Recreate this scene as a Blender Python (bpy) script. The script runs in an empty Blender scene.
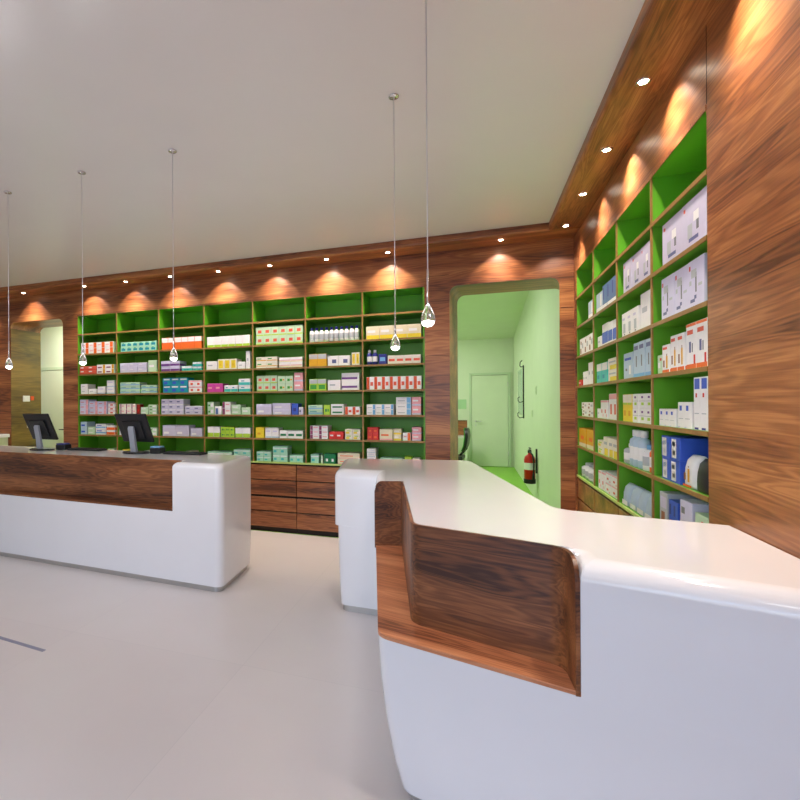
import bpy, bmesh, math, random
from mathutils import Vector, Matrix
random.seed(7)
scene = bpy.context.scene
C = scene.collection
PI = math.pi
EYE = 1.45

# ------------------------------------------------------------------ helpers
def link(o, parent=None):
    C.objects.link(o)
    if parent is not None:
        o.parent = parent
    return o

def empty(name, loc, rotz=0.0):
    o = bpy.data.objects.new(name, None)
    o.empty_display_size = 0.05
    o.location = loc
    o.rotation_euler = (0, 0, rotz)
    return link(o)

def tag(o, label=None, cat=None, group=None, kind=None):
    if label: o['label'] = label
    if cat: o['category'] = cat
    if group: o['group'] = group
    if kind: o['kind'] = kind
    return o

class MB:
    """collects shapes and links them as one mesh object"""
    def __init__(s):
        s.bm = bmesh.new(); s.mats = []
    def mi(s, m):
        if m not in s.mats: s.mats.append(m)
        return s.mats.index(m)
    def box(s, x0, x1, y0, y1, z0, z1, m=None, bevel=0.0, seg=2):
        vs = [s.bm.verts.new((x, y, z)) for z in (z0, z1) for y in (y0, y1) for x in (x0, x1)]
        idx = [(0,2,3,1),(4,5,7,6),(0,1,5,4),(2,6,7,3),(0,4,6,2),(1,3,7,5)]
        fs = [s.bm.faces.new([vs[i] for i in q]) for q in idx]
        k = s.mi(m) if m else 0
        for f in fs: f.material_index = k
        if bevel > 0:
            es = list({e for f in fs for e in f.edges})
            r = bmesh.ops.bevel(s.bm, geom=es, offset=bevel, segments=seg, profile=0.5, affect='EDGES')
            for f in r['faces']: f.material_index = k
        return fs
    def quad(s, pts, m=None):
        f = s.bm.faces.new([s.bm.verts.new(p) for p in pts])
        f.material_index = s.mi(m) if m else 0
    def prism(s, pts, fn0, fn1, m=None):
        """polygon pts (2D) mapped by fn0 and fn1 to 3D for the two caps"""
        a = [s.bm.verts.new(fn0(p)) for p in pts]
        b = [s.bm.verts.new(fn1(p)) for p in pts]
        k = s.mi(m) if m else 0
        fs = [s.bm.faces.new(a[::-1]), s.bm.faces.new(b)]
        n = len(pts)
        for i in range(n):
            j = (i+1) % n
            fs.append(s.bm.faces.new((a[i], a[j], b[j], b[i])))
        for f in fs: f.material_index = k
    def rings(s, rs, m=None, cap0=True, cap1=True, smooth=False):
        k = s.mi(m) if m else 0
        vr = [[s.bm.verts.new(p) for p in r] for r in rs]
        n = len(rs[0])
        for a, b in zip(vr, vr[1:]):
            for i in range(n):
                j = (i+1) % n
                f = s.bm.faces.new((a[i], a[j], b[j], b[i])); f.material_index = k; f.smooth = smooth
        if cap0: f = s.bm.faces.new(vr[0][::-1]); f.material_index = k
        if cap1: f = s.bm.faces.new(vr[-1]); f.material_index = k
    def lathe(s, prof, m=None, seg=20, c=(0,0,0), caps=True):
        rs = [[(c[0]+max(r,1e-4)*math.cos(2*PI*i/seg), c[1]+max(r,1e-4)*math.sin(2*PI*i/seg), c[2]+z) for i in range(seg)] for r, z in prof]
        s.rings(rs, m, caps, caps, True)
    def tube(s, p0, p1, r, m=None, seg=10, r1=None):
        p0 = Vector(p0); p1 = Vector(p1); d = (p1-p0).normalized()
        u = d.orthogonal().normalized(); v = d.cross(u)
        r1 = r if r1 is None else r1
        rs = [[tuple(p + (u*math.cos(2*PI*i/seg) + v*math.sin(2*PI*i/seg))*q) for i in range(seg)] for p, q in ((p0, r), (p1, r1))]
        s.rings(rs, m, True, True, True)
    def path(s, pts, r, m=None, seg=8):
        for a, b in zip(pts, pts[1:]): s.tube(a, b, r, m, seg)
    def mesh(s, name):
        bmesh.ops.recalc_face_normals(s.bm, faces=s.bm.faces)
        me = bpy.data.meshes.new(name)
        s.bm.to_mesh(me); s.bm.free()
        for m in s.mats: me.materials.append(m)
        return me
    def build(s, name, mat=None, parent=None, loc=None, smooth_angle=None):
        if mat and not s.mats: s.mats = [mat]
        me = s.mesh(name)
        if smooth_angle:
            for p in me.polygons: p.use_smooth = True
            me.set_sharp_from_angle(angle=math.radians(smooth_angle))
        o = bpy.data.objects.new(name, me)
        if loc: o.location = loc
        return link(o, parent)

# ------------------------------------------------------------------ materials
def srgb(r, g, b):
    f = lambda c: ((c/255+0.055)/1.055)**2.4 if c > 10 else c/255/12.92
    return (f(r), f(g), f(b), 1)

def mat_plain(name, col, rough=0.5, metal=0.0, spec=0.5, coat=0.0, noise=0.0, nscale=8.0, bump=0.0, emis=None, estr=0.0, trans=0.0, ior=1.45):
    m = bpy.data.materials.new(name); m.use_nodes = True
    nt = m.node_tree; b = nt.nodes['Principled BSDF']
    b.inputs['Base Color'].default_value = col
    b.inputs['Roughness'].default_value = rough
    b.inputs['Metallic'].default_value = metal
    b.inputs['Specular IOR Level'].default_value = spec
    b.inputs['Coat Weight'].default_value = coat
    b.inputs['Coat Roughness'].default_value = 0.05
    b.inputs['Transmission Weight'].default_value = trans
    b.inputs['IOR'].default_value = ior
    if emis:
        b.inputs['Emission Color'].default_value = emis
        b.inputs['Emission Strength'].default_value = estr
    if noise > 0 or bump > 0:
        tc = nt.nodes.new('ShaderNodeTexCoord')
        nz = nt.nodes.new('ShaderNodeTexNoise'); nz.inputs['Scale'].default_value = nscale
        nz.inputs['Detail'].default_value = 5
        nt.links.new(tc.outputs['Object'], nz.inputs['Vector'])
        if noise > 0:
            rp = nt.nodes.new('ShaderNodeValToRGB')
            rp.color_ramp.elements[0].position = 0.3; rp.color_ramp.elements[1].position = 0.7
            rp.color_ramp.elements[0].color = tuple(c*(1-noise) for c in col[:3]) + (1,)
            rp.color_ramp.elements[1].color = tuple(min(1, c*(1+noise)) for c in col[:3]) + (1,)
            nt.links.new(nz.outputs['Fac'], rp.inputs['Fac'])
            nt.links.new(rp.outputs['Color'], b.inputs['Base Color'])
        if bump > 0:
            bp = nt.nodes.new('ShaderNodeBump'); bp.inputs['Strength'].default_value = bump
            bp.inputs['Distance'].default_value = 0.002
            nt.links.new(nz.outputs['Fac'], bp.inputs['Height'])
            nt.links.new(bp.outputs['Normal'], b.inputs['Normal'])
    return m

def mat_wood(name, axis, cols, rough=0.40, scale=1.0, seam=0.0, off=(0, 0, 0), rot=0.0, coat=0.25):
    """axis: direction of the grain, 'X' 'Y' or 'Z'"""
    m = bpy.data.materials.new(name); m.use_nodes = True
    nt = m.node_tree; N = nt.nodes; L = nt.links; b = N['Principled BSDF']
    tc = N.new('ShaderNodeTexCoord')
    mp = N.new('ShaderNodeMapping')
    st = {'X': (0.30, 4.2, 4.2), 'Y': (4.2, 0.30, 4.2), 'Z': (4.2, 4.2, 0.30)}[axis]
    mp.inputs['Scale'].default_value = tuple(v*scale for v in st)
    mp.inputs['Location'].default_value = off
    tc_out = tc.outputs['Object']
    if rot:
        rm = N.new('ShaderNodeMapping'); rm.inputs['Rotation'].default_value = (0, 0, rot)
        L.new(tc_out, rm.inputs['Vector']); tc_out = rm.outputs['Vector']
    L.new(tc_out, mp.inputs['Vector'])
    n1 = N.new('ShaderNodeTexNoise'); n1.inputs['Scale'].default_value = 1.3; n1.inputs['Detail'].default_value = 2
    L.new(mp.outputs['Vector'], n1.inputs['Vector'])
    mul = N.new('ShaderNodeVectorMath'); mul.operation = 'SCALE'; mul.inputs['Scale'].default_value = 0.35
    L.new(n1.outputs['Color'], mul.inputs[0])
    add = N.new('ShaderNodeVectorMath'); add.operation = 'ADD'
    L.new(mp.outputs['Vector'], add.inputs[0]); L.new(mul.outputs['Vector'], add.inputs[1])
    n2 = N.new('ShaderNodeTexNoise'); n2.inputs['Scale'].default_value = 1.5; n2.inputs['Detail'].default_value = 3; n2.inputs['Roughness'].default_value = 0.5
    L.new(add.outputs['Vector'], n2.inputs['Vector'])
    mp2 = N.new('ShaderNodeMapping')
    st2 = {'X': (2.5, 130, 130), 'Y': (130, 2.5, 130), 'Z': (130, 130, 2.5)}[axis]
    mp2.inputs['Scale'].default_value = st2
    L.new(tc_out, mp2.inputs['Vector'])
    n3 = N.new('ShaderNodeTexNoise'); n3.inputs['Scale'].default_value = 1.0; n3.inputs['Detail'].default_value = 5; n3.inputs['Roughness'].default_value = .65
    L.new(mp2.outputs['Vector'], n3.inputs['Vector'])
    ma = N.new('ShaderNodeMath'); ma.operation = 'MULTIPLY'; ma.inputs[1].default_value = 120
    L.new(n2.outputs['Fac'], ma.inputs[0])
    sn = N.new('ShaderNodeMath'); sn.operation = 'SINE'; L.new(ma.outputs[0], sn.inputs[0])
    m1 = N.new('ShaderNodeMath'); m1.operation = 'MULTIPLY_ADD'; m1.inputs[1].default_value = 0.07
    L.new(sn.outputs[0], m1.inputs[0]); L.new(n2.outputs['Fac'], m1.inputs[2])
    m2 = N.new('ShaderNodeMath'); m2.operation = 'MULTIPLY_ADD'; m2.inputs[1].default_value = 0.42
    L.new(n3.outputs['Fac'], m2.inputs[0]); L.new(m1.outputs[0], m2.inputs[2])
    rp = N.new('ShaderNodeValToRGB'); cr = rp.color_ramp
    pos = (0.50, 0.62, 0.75, 0.90)
    while len(cr.elements) < 4: cr.elements.new(0.5)
    for e, p, c in zip(cr.elements, pos, cols):
        e.position = p; e.color = c
    L.new(m2.outputs[0], rp.inputs['Fac'])
    L.new(rp.outputs['Color'], b.inputs['Base Color'])
    b.inputs['Roughness'].default_value = rough
    b.inputs['Coat Weight'].default_value = coat*.5; b.inputs['Coat Roughness'].default_value = 0.3
    bp = N.new('ShaderNodeBump'); bp.inputs['Strength'].default_value = 0.15; bp.inputs['Distance'].default_value = 0.001
    L.new(n3.outputs['Fac'], bp.inputs['Height']); L.new(bp.outputs['Normal'], b.inputs['Normal'])
    return m

WALNUT = [srgb(86, 44, 22), srgb(130, 74, 40), srgb(154, 94, 52), srgb(184, 122, 72)]
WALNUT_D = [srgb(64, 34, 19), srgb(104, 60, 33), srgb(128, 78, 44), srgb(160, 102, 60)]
wood_x = mat_wood('walnut_x', 'X', WALNUT)
wood_y = mat_wood('walnut_y', 'Y', WALNUT, off=(3, 1, 2))
wood_soffit_x = mat_wood('walnut_soffit_x', 'X', WALNUT, off=(7, 1, 2), scale=1.6)
wood_soffit_y = mat_wood('walnut_soffit_y', 'Y', WALNUT, off=(1, 5, 2), scale=1.6)
wood_drawer = mat_wood('walnut_drawer', 'X', WALNUT, off=(2, 9, 4), scale=1.5)
wood_drawer_y = mat_wood('walnut_drawer_y', 'Y', WALNUT, off=(2, 9, 4), scale=1.5)
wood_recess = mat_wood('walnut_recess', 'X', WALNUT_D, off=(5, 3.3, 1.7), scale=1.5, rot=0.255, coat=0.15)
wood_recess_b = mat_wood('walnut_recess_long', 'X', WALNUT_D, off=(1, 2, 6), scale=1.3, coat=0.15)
lime_edge = mat_plain('lime_edge', srgb(190, 214, 120), .4)
edge_wood = mat_plain('veneer_edge', srgb(150, 112, 60), 0.45, noise=0.15, nscale=20)
white_gloss = mat_plain('white_solid_surface', srgb(238, 236, 236), 0.16, coat=0.3, noise=0.01, nscale=3)
ceiling_m = mat_plain('ceiling_paint', srgb(238, 235, 229), 0.27, spec=0.5, noise=0.015, nscale=1.5)
plinth_m = mat_plain('brushed_plinth', srgb(190, 186, 180), 0.35, metal=0.6)
green_m = mat_plain('green_laminate', srgb(98, 168, 40), 0.42, noise=0.03, nscale=6)
corr_wall = mat_plain('pale_green_paint', srgb(222, 230, 208), 0.6, noise=0.02, nscale=3)
corr_floor = mat_plain('green_linoleum', srgb(140, 200, 60), 0.35, noise=0.04, nscale=5)
chrome = mat_plain('chrome', (0.85, 0.85, 0.87, 1), 0.08, metal=1.0)
steel = mat_plain('steel_cable', (0.72, 0.72, 0.72, 1), 0.4, metal=0.4)
black_m = mat_plain('black_plastic', srgb(26, 27, 30), 0.35, noise=0.05, nscale=40)
screen_m = mat_plain('screen_glass', srgb(16, 18, 26), 0.08, coat=0.5)
silver_m = mat_plain('silver_plastic', srgb(168, 174, 184), 0.35, metal=0.3)
white_paint = mat_plain('white_wall_paint', srgb(225, 222, 218), 0.7, noise=0.01, nscale=2)
red_m = mat_plain('red_enamel', srgb(196, 30, 24), 0.3, noise=0.03)
dark_rubber = mat_plain('dark_rubber', srgb(30, 30, 30), 0.6)
led_m = mat_plain('warm_bulb', (1, 1, 1, 1), 0.4, emis=(1, 0.86, 0.68, 1), estr=38)
pend_led = mat_plain('pendant_bulb', (1, 1, 1, 1), 0.4, emis=(1, 0.95, 0.9, 1), estr=7)
unseen_lamp_m = mat_plain('unseen_lamp_diffuser', (1, 1, 1, 1), 0.4, emis=(1, 0.9, 0.78, 1), estr=3)  # glowing face of the unseen added ceiling lamps
glass_m = mat_plain('clear_glass', (1, 1, 1, 1), 0.0, trans=1.0, ior=1.45)

def mat_floor():
    m = bpy.data.materials.new('stone_floor'); m.use_nodes = True
    nt = m.node_tree; N = nt.nodes; L = nt.links; b = N['Principled BSDF']
    tc = N.new('ShaderNodeTexCoord')
    br = N.new('ShaderNodeTexBrick'); br.offset = 0.0
    br.inputs['Scale'].default_value = 1.0
    br.inputs['Brick Width'].default_value = 1.2; br.inputs['Row Height'].default_value = 1.2
    br.inputs['Mortar Size'].default_value = 0.002; br.inputs['Mortar Smooth'].default_value = 0.6
    br.inputs['Color1'].default_value = srgb(226, 219, 216); br.inputs['Color2'].default_value = srgb(223, 216, 213)
    br.inputs['Mortar'].default_value = srgb(214, 208, 206)
    L.new(tc.outputs['Object'], br.inputs['Vector'])
    nz = N.new('ShaderNodeTexNoise'); nz.inputs['Scale'].default_value = 2.5; nz.inputs['Detail'].default_value = 6
    L.new(tc.outputs['Object'], nz.inputs['Vector'])
    mx = N.new('ShaderNodeMix'); mx.data_type = 'RGBA'; mx.blend_type = 'MULTIPLY'; mx.inputs[0].default_value = 1.0
    rp = N.new('ShaderNodeValToRGB')
    rp.color_ramp.elements[0].color = (0.93, 0.92, 0.915, 1); rp.color_ramp.elements[1].color = (1, 1, 1, 1)
    L.new(nz.outputs['Fac'], rp.inputs['Fac'])
    L.new(br.outputs['Color'], mx.inputs[6]); L.new(rp.outputs['Color'], mx.inputs[7])
    L.new(mx.outputs[2], b.inputs['Base Color'])
    b.inputs['Roughness'].default_value = 0.34
    b.inputs['Specular IOR Level'].default_value = 0.5
    return m
floor_m = mat_floor()

def mat_pane():
    m = bpy.data.materials.new('window_glass'); m.use_nodes = True
    nt = m.node_tree; N = nt.nodes; L = nt.links
    for n in list(N): N.remove(n)
    out = N.new('ShaderNodeOutputMaterial'); tr = N.new('ShaderNodeBsdfTransparent'); gl = N.new('ShaderNodeBsdfGlossy')
    gl.inputs['Roughness'].default_value = 0.02
    mx = N.new('ShaderNodeMixShader'); mx.inputs[0].default_value = 0.07
    L.new(tr.outputs[0], mx.inputs[1]); L.new(gl.outputs[0], mx.inputs[2]); L.new(mx.outputs[0], out.inputs[0])
    return m
pane_m = mat_pane()

# ------------------------------------------------------------------ the room
XR, YB, T = 0.90, 5.0, 0.5
XL, YF = -8.2, -3.4
ZS, ZC = 2.96, 3.03          # soffit underside, ceiling
ZD = 2.61                    # door head

def struct(name, mb, m=None, sm=None):
    o = mb.build(name, m, smooth_angle=sm); o['kind'] = 'structure'; return o

b = MB(); b.box(XL-.2, XR+.5, YF-.2, YB, -0.1, 0); struct('floor', b, floor_m)
b = MB(); b.box(XL-.2, XR+.5, YF-.2, YB+.5, ZC, ZC+.12); struct('ceiling', b, ceiling_m)

def lintel_poly(x0, x1, zb, zt, r, n=8):
    p = [(x0, zt), (x0, zb-r)]
    p += [(x0+r-r*math.cos(a), zb-r+r*math.sin(a)) for a in [PI/2*i/n for i in range(1, n+1)]]
    p += [(x1-r+r*math.sin(a), zb-r+r*math.cos(a)) for a in [PI/2*i/n for i in range(0, n)]]
    p += [(x1, zb-r), (x1, zt)]
    return p
BX = [-4.905 + 0.6385*i for i in range(8)]       # bay divider lines of the back shelves
ZT = 2.645                                       # top of shelf openings
b = MB()
b.box(XL, -6.10, YB, YB+T, 0, ZC)                             # left of the far door
b.prism(lintel_poly(-6.10, -5.15, ZD, ZC, .08), lambda p: (p[0], YB, p[1]), lambda p: (p[0], YB+T, p[1]))
b.box(-5.15, BX[0], YB, YB+T, 0, ZC)
b.prism(lintel_poly(BX[0], BX[7], ZT, ZC, .05), lambda p: (p[0], YB, p[1]), lambda p: (p[0], YB+T, p[1]))
b.prism([(BX[7], YB), (-.196, YB), (-.133, YB+T), (BX[7], YB+T)], lambda p: (p[0], p[1], 0), lambda p: (p[0], p[1], ZC))
b.prism(lintel_poly(-.196, .778, ZD, ZC, .08), lambda p: (p[0], YB, p[1]), lambda p: (p[0]+(.107 if p[0] > .3 else .063), YB+T, p[1]))
b.prism([(.778, YB), (XR, YB), (XR, YB+T), (.885, YB+T)], lambda p: (p[0], p[1], 0), lambda p: (p[0], p[1], ZC))
struct('wall_back', b, wood_x)
RY = [4.93 - 0.6395*i for i in range(5)]          # bay lines of the right shelves, far to near
b = MB()
b.box(XR, XR+.45, YF, RY[4], 0, ZC)
def rl(p): return (XR, p[0], p[1])
b.prism(lintel_poly(RY[4], RY[0], ZT, ZC, .05), lambda p: (XR, p[0], p[1]), lambda p: (XR+.45, p[0], p[1]))
b.box(XR, XR+.45, RY[0], YB+T, 0, ZC)
struct('wall_right', b, wood_y)
# fine panel joint on the right wall beside the shelves
b = MB()
b.box(XR-.0012, XR, RY[4]-.004, RY[4]-.002, ZT, ZS); struct('trim_3', b, black_m)
b = MB(); b.box(XL-.2, XL, YF, YB+.5, 0, ZC); struct('wall_left', b, white_paint)
# horizontal veneer joints of the back wall
b = MB()
for z in (0.72, 1.12, 1.52, 1.92, 2.32, 2.72):
    for x0, x1 in ((XL, -6.10), (-5.15, BX[0]-.01), (BX[7]+.01, -.20), (.79, XR-.002)):
        b.box(x0, x1, YB-.0012, YB, z, z+.0035)
struct('trim_4', b, mat_plain('veneer_joint', srgb(52, 24, 14), 0.7))

# soffit with a rounded front lip
def soffit_profile(d):
    r = .022
    p = [(0, 0), (d-r, 0)]
    p += [(d-r+r*math.sin(a), r-r*math.cos(a)) for a in [PI/2*i/5 for i in range(1, 6)]]
    p += [(d, ZC-ZS-.001), (0, ZC-ZS-.001)]
    return p
SB, SR = 4.715, .655
b = MB()
b.prism(soffit_profile(YB-SB), lambda p: (XL, YB-p[0], ZS+p[1]), lambda p: (XR-p[0]-(XR-SR-(YB-SB)) * (p[0]/(YB-SB)) if False else XR-.001, YB-p[0], ZS+p[1]))
struct('trim_1', b, wood_soffit_x)
b = MB()
b.prism(soffit_profile(XR-SR), lambda p: (XR-p[0], YF, ZS+p[1]), lambda p: (XR-p[0], SB+.0, ZS+p[1]))
struct('trim_2', b, wood_soffit_y)

# shopfront behind the camera
b = MB()
b.box(XL, XR, YF-.2, YF, 2.75, ZC); b.box(XL, XR, YF-.2, YF, 0, .15)
WX = [-3.6, -2.1, -.6, XR]
b.box(XL, WX[0], YF-.2, YF, .15, 2.75)
for x in WX: b.box(max(WX[0], x-.06), min(XR, x+.06), YF-.2, YF, .15, 2.75)
struct('wall_front', b, white_paint)
for i in range(3):
    b = MB(); b.box(WX[i]+.06, WX[i+1]-.06, YF-.11, YF-.10, .15, 2.75)
    w = struct('window_%d' % (i+1), b, pane_m)
    fr = MB()
    x0, x1 = WX[i]+.06, WX[i+1]-.06
    fr.box(x0, x0+.05, YF-.14, YF-.06, .15, 2.75); fr.box(x1-.05, x1, YF-.14, YF-.06, .15, 2.75)
    fr.box(x0+.05, x1-.05, YF-.14, YF-.06, .15, .21); fr.box(x0+.05, x1-.05, YF-.14, YF-.06, 2.69, 2.75)
    fr.build('window_frame', silver_m, w)

# ---- the green rooms behind the back wall
Y2, YE = YB+T, 11.7
def struct2(name, mb, m): return struct(name, mb, m)
b = MB(); b.box(-2.6, 1.3, YB, YE+.2, -.1, 0.0); struct('floor_corridor', b, corr_floor)
b = MB(); b.box(XR, XR+.2, Y2, YE+.2, 0, 3.9); struct('wall_corridor_right', b, corr_wall)
b = MB(); b.box(-2.6, XR, YE, YE+.2, 0, 3.9); struct('wall_corridor_end', b, corr_wall)
b = MB(); b.box(-2.8, -2.6, Y2, YE+.2, 0, 3.9); struct('wall_corridor_left', b, corr_wall)
b = MB(); b.prism([(Y2, 3.62), (YE+.2, 2.86), (YE+.2, 2.98), (Y2, 3.74)], lambda p: (-2.8, p[0], p[1]), lambda p: (XR+.2, p[0], p[1]))
struct('ceiling_corridor', b, corr_wall)
b = MB(); b.box(-2.6, XR, Y2+.0, Y2+.02, ZC+.12, 3.7); struct('wall_corridor_front', b, corr_wall)
b = MB()
b.box(-2.6, -.14, Y2+.001, Y2+.02, 0, ZC+.12); b.box(.885, XR, Y2+.001, Y2+.02, 0, ZC+.12); b.box(-.14, .885, Y2+.001, Y2+.02, ZD, ZC+.12)
struct('wall_corridor_near', b, corr_wall)

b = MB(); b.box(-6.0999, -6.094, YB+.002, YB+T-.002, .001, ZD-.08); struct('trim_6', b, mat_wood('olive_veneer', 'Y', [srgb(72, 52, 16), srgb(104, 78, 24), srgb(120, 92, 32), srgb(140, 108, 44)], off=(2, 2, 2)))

def inner_door(num, x0, x1, y, zt, hinge='r', hside=1):
    """a flush pale green door leaf with frame, handle and hinges set on a wall facing -Y"""
    d = MB(); d.box(x0, x1, y-.045, y-.02, .008, zt, bevel=.003)
    o = struct('door_%d' % num, d, corr_wall)
    f = MB()
    f.box(x0-.06, x0-.006, y-.05, y, 0, zt+.06, bevel=.004); f.box(x1+.006, x1+.06, y-.05, y, 0, zt+.06, bevel=.004)
    f.box(x0-.006, x1+.006, y-.05, y, zt+.008, zt+.06)
    f.build('door_frame', mat_plain('door_frame_paint_%d' % num, srgb(200, 216, 188), .45), o)
    hx = x0+.08 if hside < 0 else x1-.08
    h = MB(); h.lathe([(.025, 0), (.025, .008)], seg=14, c=(0, 0, 0))
    bmesh.ops.rotate(h.bm, verts=h.bm.verts, cent=(0, 0, 0), matrix=Matrix.Rotation(PI/2, 3, 'X'))
    bmesh.ops.translate(h.bm, verts=h.bm.verts, vec=(hx, y-.045, 1.02))
    h.tube((hx, y-.05, 1.02), (hx, y-.095, 1.02), .009)
    h.tube((hx, y-.095, 1.02), (hx-.12*(1 if hside > 0 else -1), y-.095, 1.02), .009)
    h.box(hx-.012, hx+.012, y-.053, y-.045, .91, .95)
    h.build('door_handle', steel if num == 1 else black_m, o)
    g = MB()
    for z in (.3, 1.85):
        xx = x1+.002 if hside < 0 else x0-.002
        g.tube((xx, y-.052, z-.05), (xx, y-.052, z+.05), .009)
    g.build('hinge', steel, o)
    return o
inner_door(1, .02, .777, YE, 2.06, hside=-1)

# left room seen through the far door: green wall with a door
b = MB(); b.box(-9.2, -5.0, 6.6, 6.8, 0, 3.1); struct('wall_storage_end', b, corr_wall)
b = MB(); b.box(-5.15, -5.0, Y2, 6.6, 0, 3.1); struct('wall_storage_right', b, corr_wall)
b = MB(); b.box(-9.4, -9.2, YB, 6.8, 0, 3.1); struct('wall_storage_left', b, corr_wall)
b = MB(); b.box(-9.2, -5.0, YB, 6.8, -.1, 0.0); struct('floor_storage', b, corr_floor)
b = MB(); b.box(-9.2, -5.0, Y2, 6.8, 3.0, 3.1); struct('ceiling_storage', b, corr_wall)
inner_door(2, -7.55, -6.60, 6.6, 2.06, hside=1)

# brass-coloured inlay line in the floor
b = MB(); b.prism([(-4.6, 2.335), (-2.38, 2.145), (-2.378, 2.17), (-4.6, 2.36)], lambda p: (p[0], p[1], 0), lambda p: (p[0], p[1], .0012))
struct('trim_5', b, mat_plain('floor_inlay', srgb(150, 152, 172), 0.35, metal=.2))

# ------------------------------------------------------------------ downlights
def spot_light(loc, e, size_deg, blend, col, parent, tilt=(0, 0, 0), rad=.02):
    l = bpy.data.lights.new('spot', 'SPOT'); l.energy = e; l.spot_size = math.radians(size_deg); l.spot_blend = blend
    l.color = col; l.shadow_soft_size = rad
    o = bpy.data.objects.new('light_beam', l); o.location = loc; o.rotation_euler = tilt
    return link(o, parent)

WARM = (1, .87, .76)
def downlight(x, y, label, group=None, wall='b'):
    t = empty('downlight', (x, y, ZS))
    tag(t, label, 'spotlight', group)
    r = MB()
    n = 20
    prof = [(.032, 0), (.034, -.003), (.025, -.005), (.021, -.002)]
    rs = [[(a*math.cos(2*PI*i/n), a*math.sin(2*PI*i/n), z-.0005) for i in range(n)] for a, z in prof]
    r.rings(rs, chrome, False, False, True); r.build('trim_ring', chrome, t)
    l = MB(); l.lathe([(.0205, -.0005), (.0205, -.003), (.014, -.005), (.0, -.0055)], led_m, 16); l.build('bulb', led_m, t)
    tilt = (math.radians(20), 0, 0) if wall == 'b' else (0, math.radians(-20), 0)
    spot_light((0, 0, -.012), 14, 98, .4, WARM, t, tilt)
    spot_light((0, 0, -.012), 36, 84, .9, WARM, t, (math.radians(5), 0, 0) if wall == 'b' else (0, math.radians(-5), 0))
    return t
ords = ['first', 'second', 'third', 'fourth', 'fifth', 'sixth', 'seventh']
downlight(-6.62, 4.83, 'small lit recessed spotlight over the wood wall left of the far doorway')
downlight(-5.65, 4.83, 'small lit recessed spotlight over the narrow far left doorway')
for i in range(7):
    downlight(-4.62+.6405*i, 4.83, 'small lit recessed spotlight over the %s bay from the left of the back shelves' % ords[i])
downlight(.27, 4.83, 'small lit recessed spotlight over the wide doorway to the green corridor')
downlight(.775, 4.64, 'small lit recessed spotlight at the corner of the wooden soffit')
for i in range(3):
    downlight(.775, 3.98-.65*i, 'small lit recessed spotlight over the right wall shelves, %s from the corner one' % ords[i], wall='r')
downlight(.775, 2.03, 'small lit recessed spotlight over plain wood right wall, nearer the shelves', wall='r')
downlight(.775, 1.38, 'small lit recessed spotlight over plain wood right wall, above the counter', wall='r')

# ------------------------------------------------------------------ outlines with rounded corners
def fillet_outline(pts, rad, n=6):
    """closed polygon, one radius per corner, n+1 points per corner"""
    out = []
    N_ = len(pts)
    for i in range(N_):
        p0, p, p1 = Vector(pts[i-1]), Vector(pts[i]), Vector(pts[(i+1) % N_])
        a = (p0-p).normalized(); c = (p1-p).normalized()
        r = rad[i]
        ang = math.acos(max(-1, min(1, a.dot(c))))
        if r < 1e-5 or abs(ang-PI) < .02:
            out += [tuple(p)]*(n+1) if False else [tuple(p + (c-a)*1e-5*(k-n/2)) for k in range(n+1)]
            continue
        t = min(r/math.tan(ang/2), (p0-p).length*.49, (p1-p).length*.49)
        r = t*math.tan(ang/2)
        ctr = p + (a+c).normalized()*(r/math.sin(ang/2))
        s0 = (p+a*t)-ctr; s1 = (p+c*t)-ctr
        a0 = math.atan2(s0.y, s0.x); d = math.atan2(s1.y, s1.x)-a0
        while d > PI: d -= 2*PI
        while d < -PI: d += 2*PI
        out += [(ctr.x+r*math.cos(a0+d*k/n), ctr.y+r*math.sin(a0+d*k/n)) for k in range(n+1)]
    return out
def inset_poly(pts, ins):
    """CCW polygon; ins[i] is the inward offset of edge i -> i+1"""
    N_ = len(pts); L = []
    for i in range(N_):
        a, c = Vector(pts[i]), Vector(pts[(i+1) % N_]); d = (c-a).normalized(); nrm = Vector((-d.y, d.x))
        L.append((a+nrm*ins[i], d))
    out = []
    for i in range(N_):
        (p, d), (q, e) = L[i-1], L[i]
        cr = d.x*e.y-d.y*e.x
        if abs(cr) < 1e-4: out.append(tuple(q)); continue
        t = ((q.x-p.x)*e.y-(q.y-p.y)*e.x)/cr
        out.append(tuple(p+d*t))
    return out
def loft(mb, pts, rad, prof, mult, mat):
    """prof: list of (z, inset amount)"""
    rs = []
    for q in prof:
        z, k = q[:2]; e = q[2] if len(q) > 2 else 0
        ip = inset_poly(pts, [k*m+e for m in mult])
        rs.append([(x, y, z) for x, y in fillet_outline(ip, rad)])
    mb.rings(rs, mat, True, True)
def roll(z1, r, n=6):
    return [(z1-r+r*math.sin(PI/2*i/n), r-r*math.cos(PI/2*i/n)) for i in range(n+1)] + [(z1, r, .004), (z1, r, .012)]

H, LZ = .99, .60
def ribbon(path, z0, ztops, th, side):
    """vertical sheet along path; offset to one side"""
    n = len(path); P = [Vector(p) for p in path]; nr = []
    for i in range(n):
        d = Vector((0, 0))
        if i > 0: d += (P[i]-P[i-1]).normalized()
        if i < n-1: d += (P[i+1]-P[i]).normalized()
        d.normalize(); nr.append(Vector((-d.y, d.x))*side)
    mb = MB(); bm = mb.bm
    V = []
    for i in range(n):
        a = P[i]+nr[i]*.001; c = P[i]+nr[i]*th
        V.append([bm.verts.new((a.x, a.y, z0)), bm.verts.new((c.x, c.y, z0)), bm.verts.new((c.x, c.y, ztops[i])), bm.verts.new((a.x, a.y, ztops[i]))])
    for i in range(n-1):
        for k in range(4):
            bm.faces.new((V[i][k], V[i][(k+1) % 4], V[i+1][(k+1) % 4], V[i+1][k]))
    bm.faces.new(V[0]); bm.faces.new(V[-1][::-1])
    return mb
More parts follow.
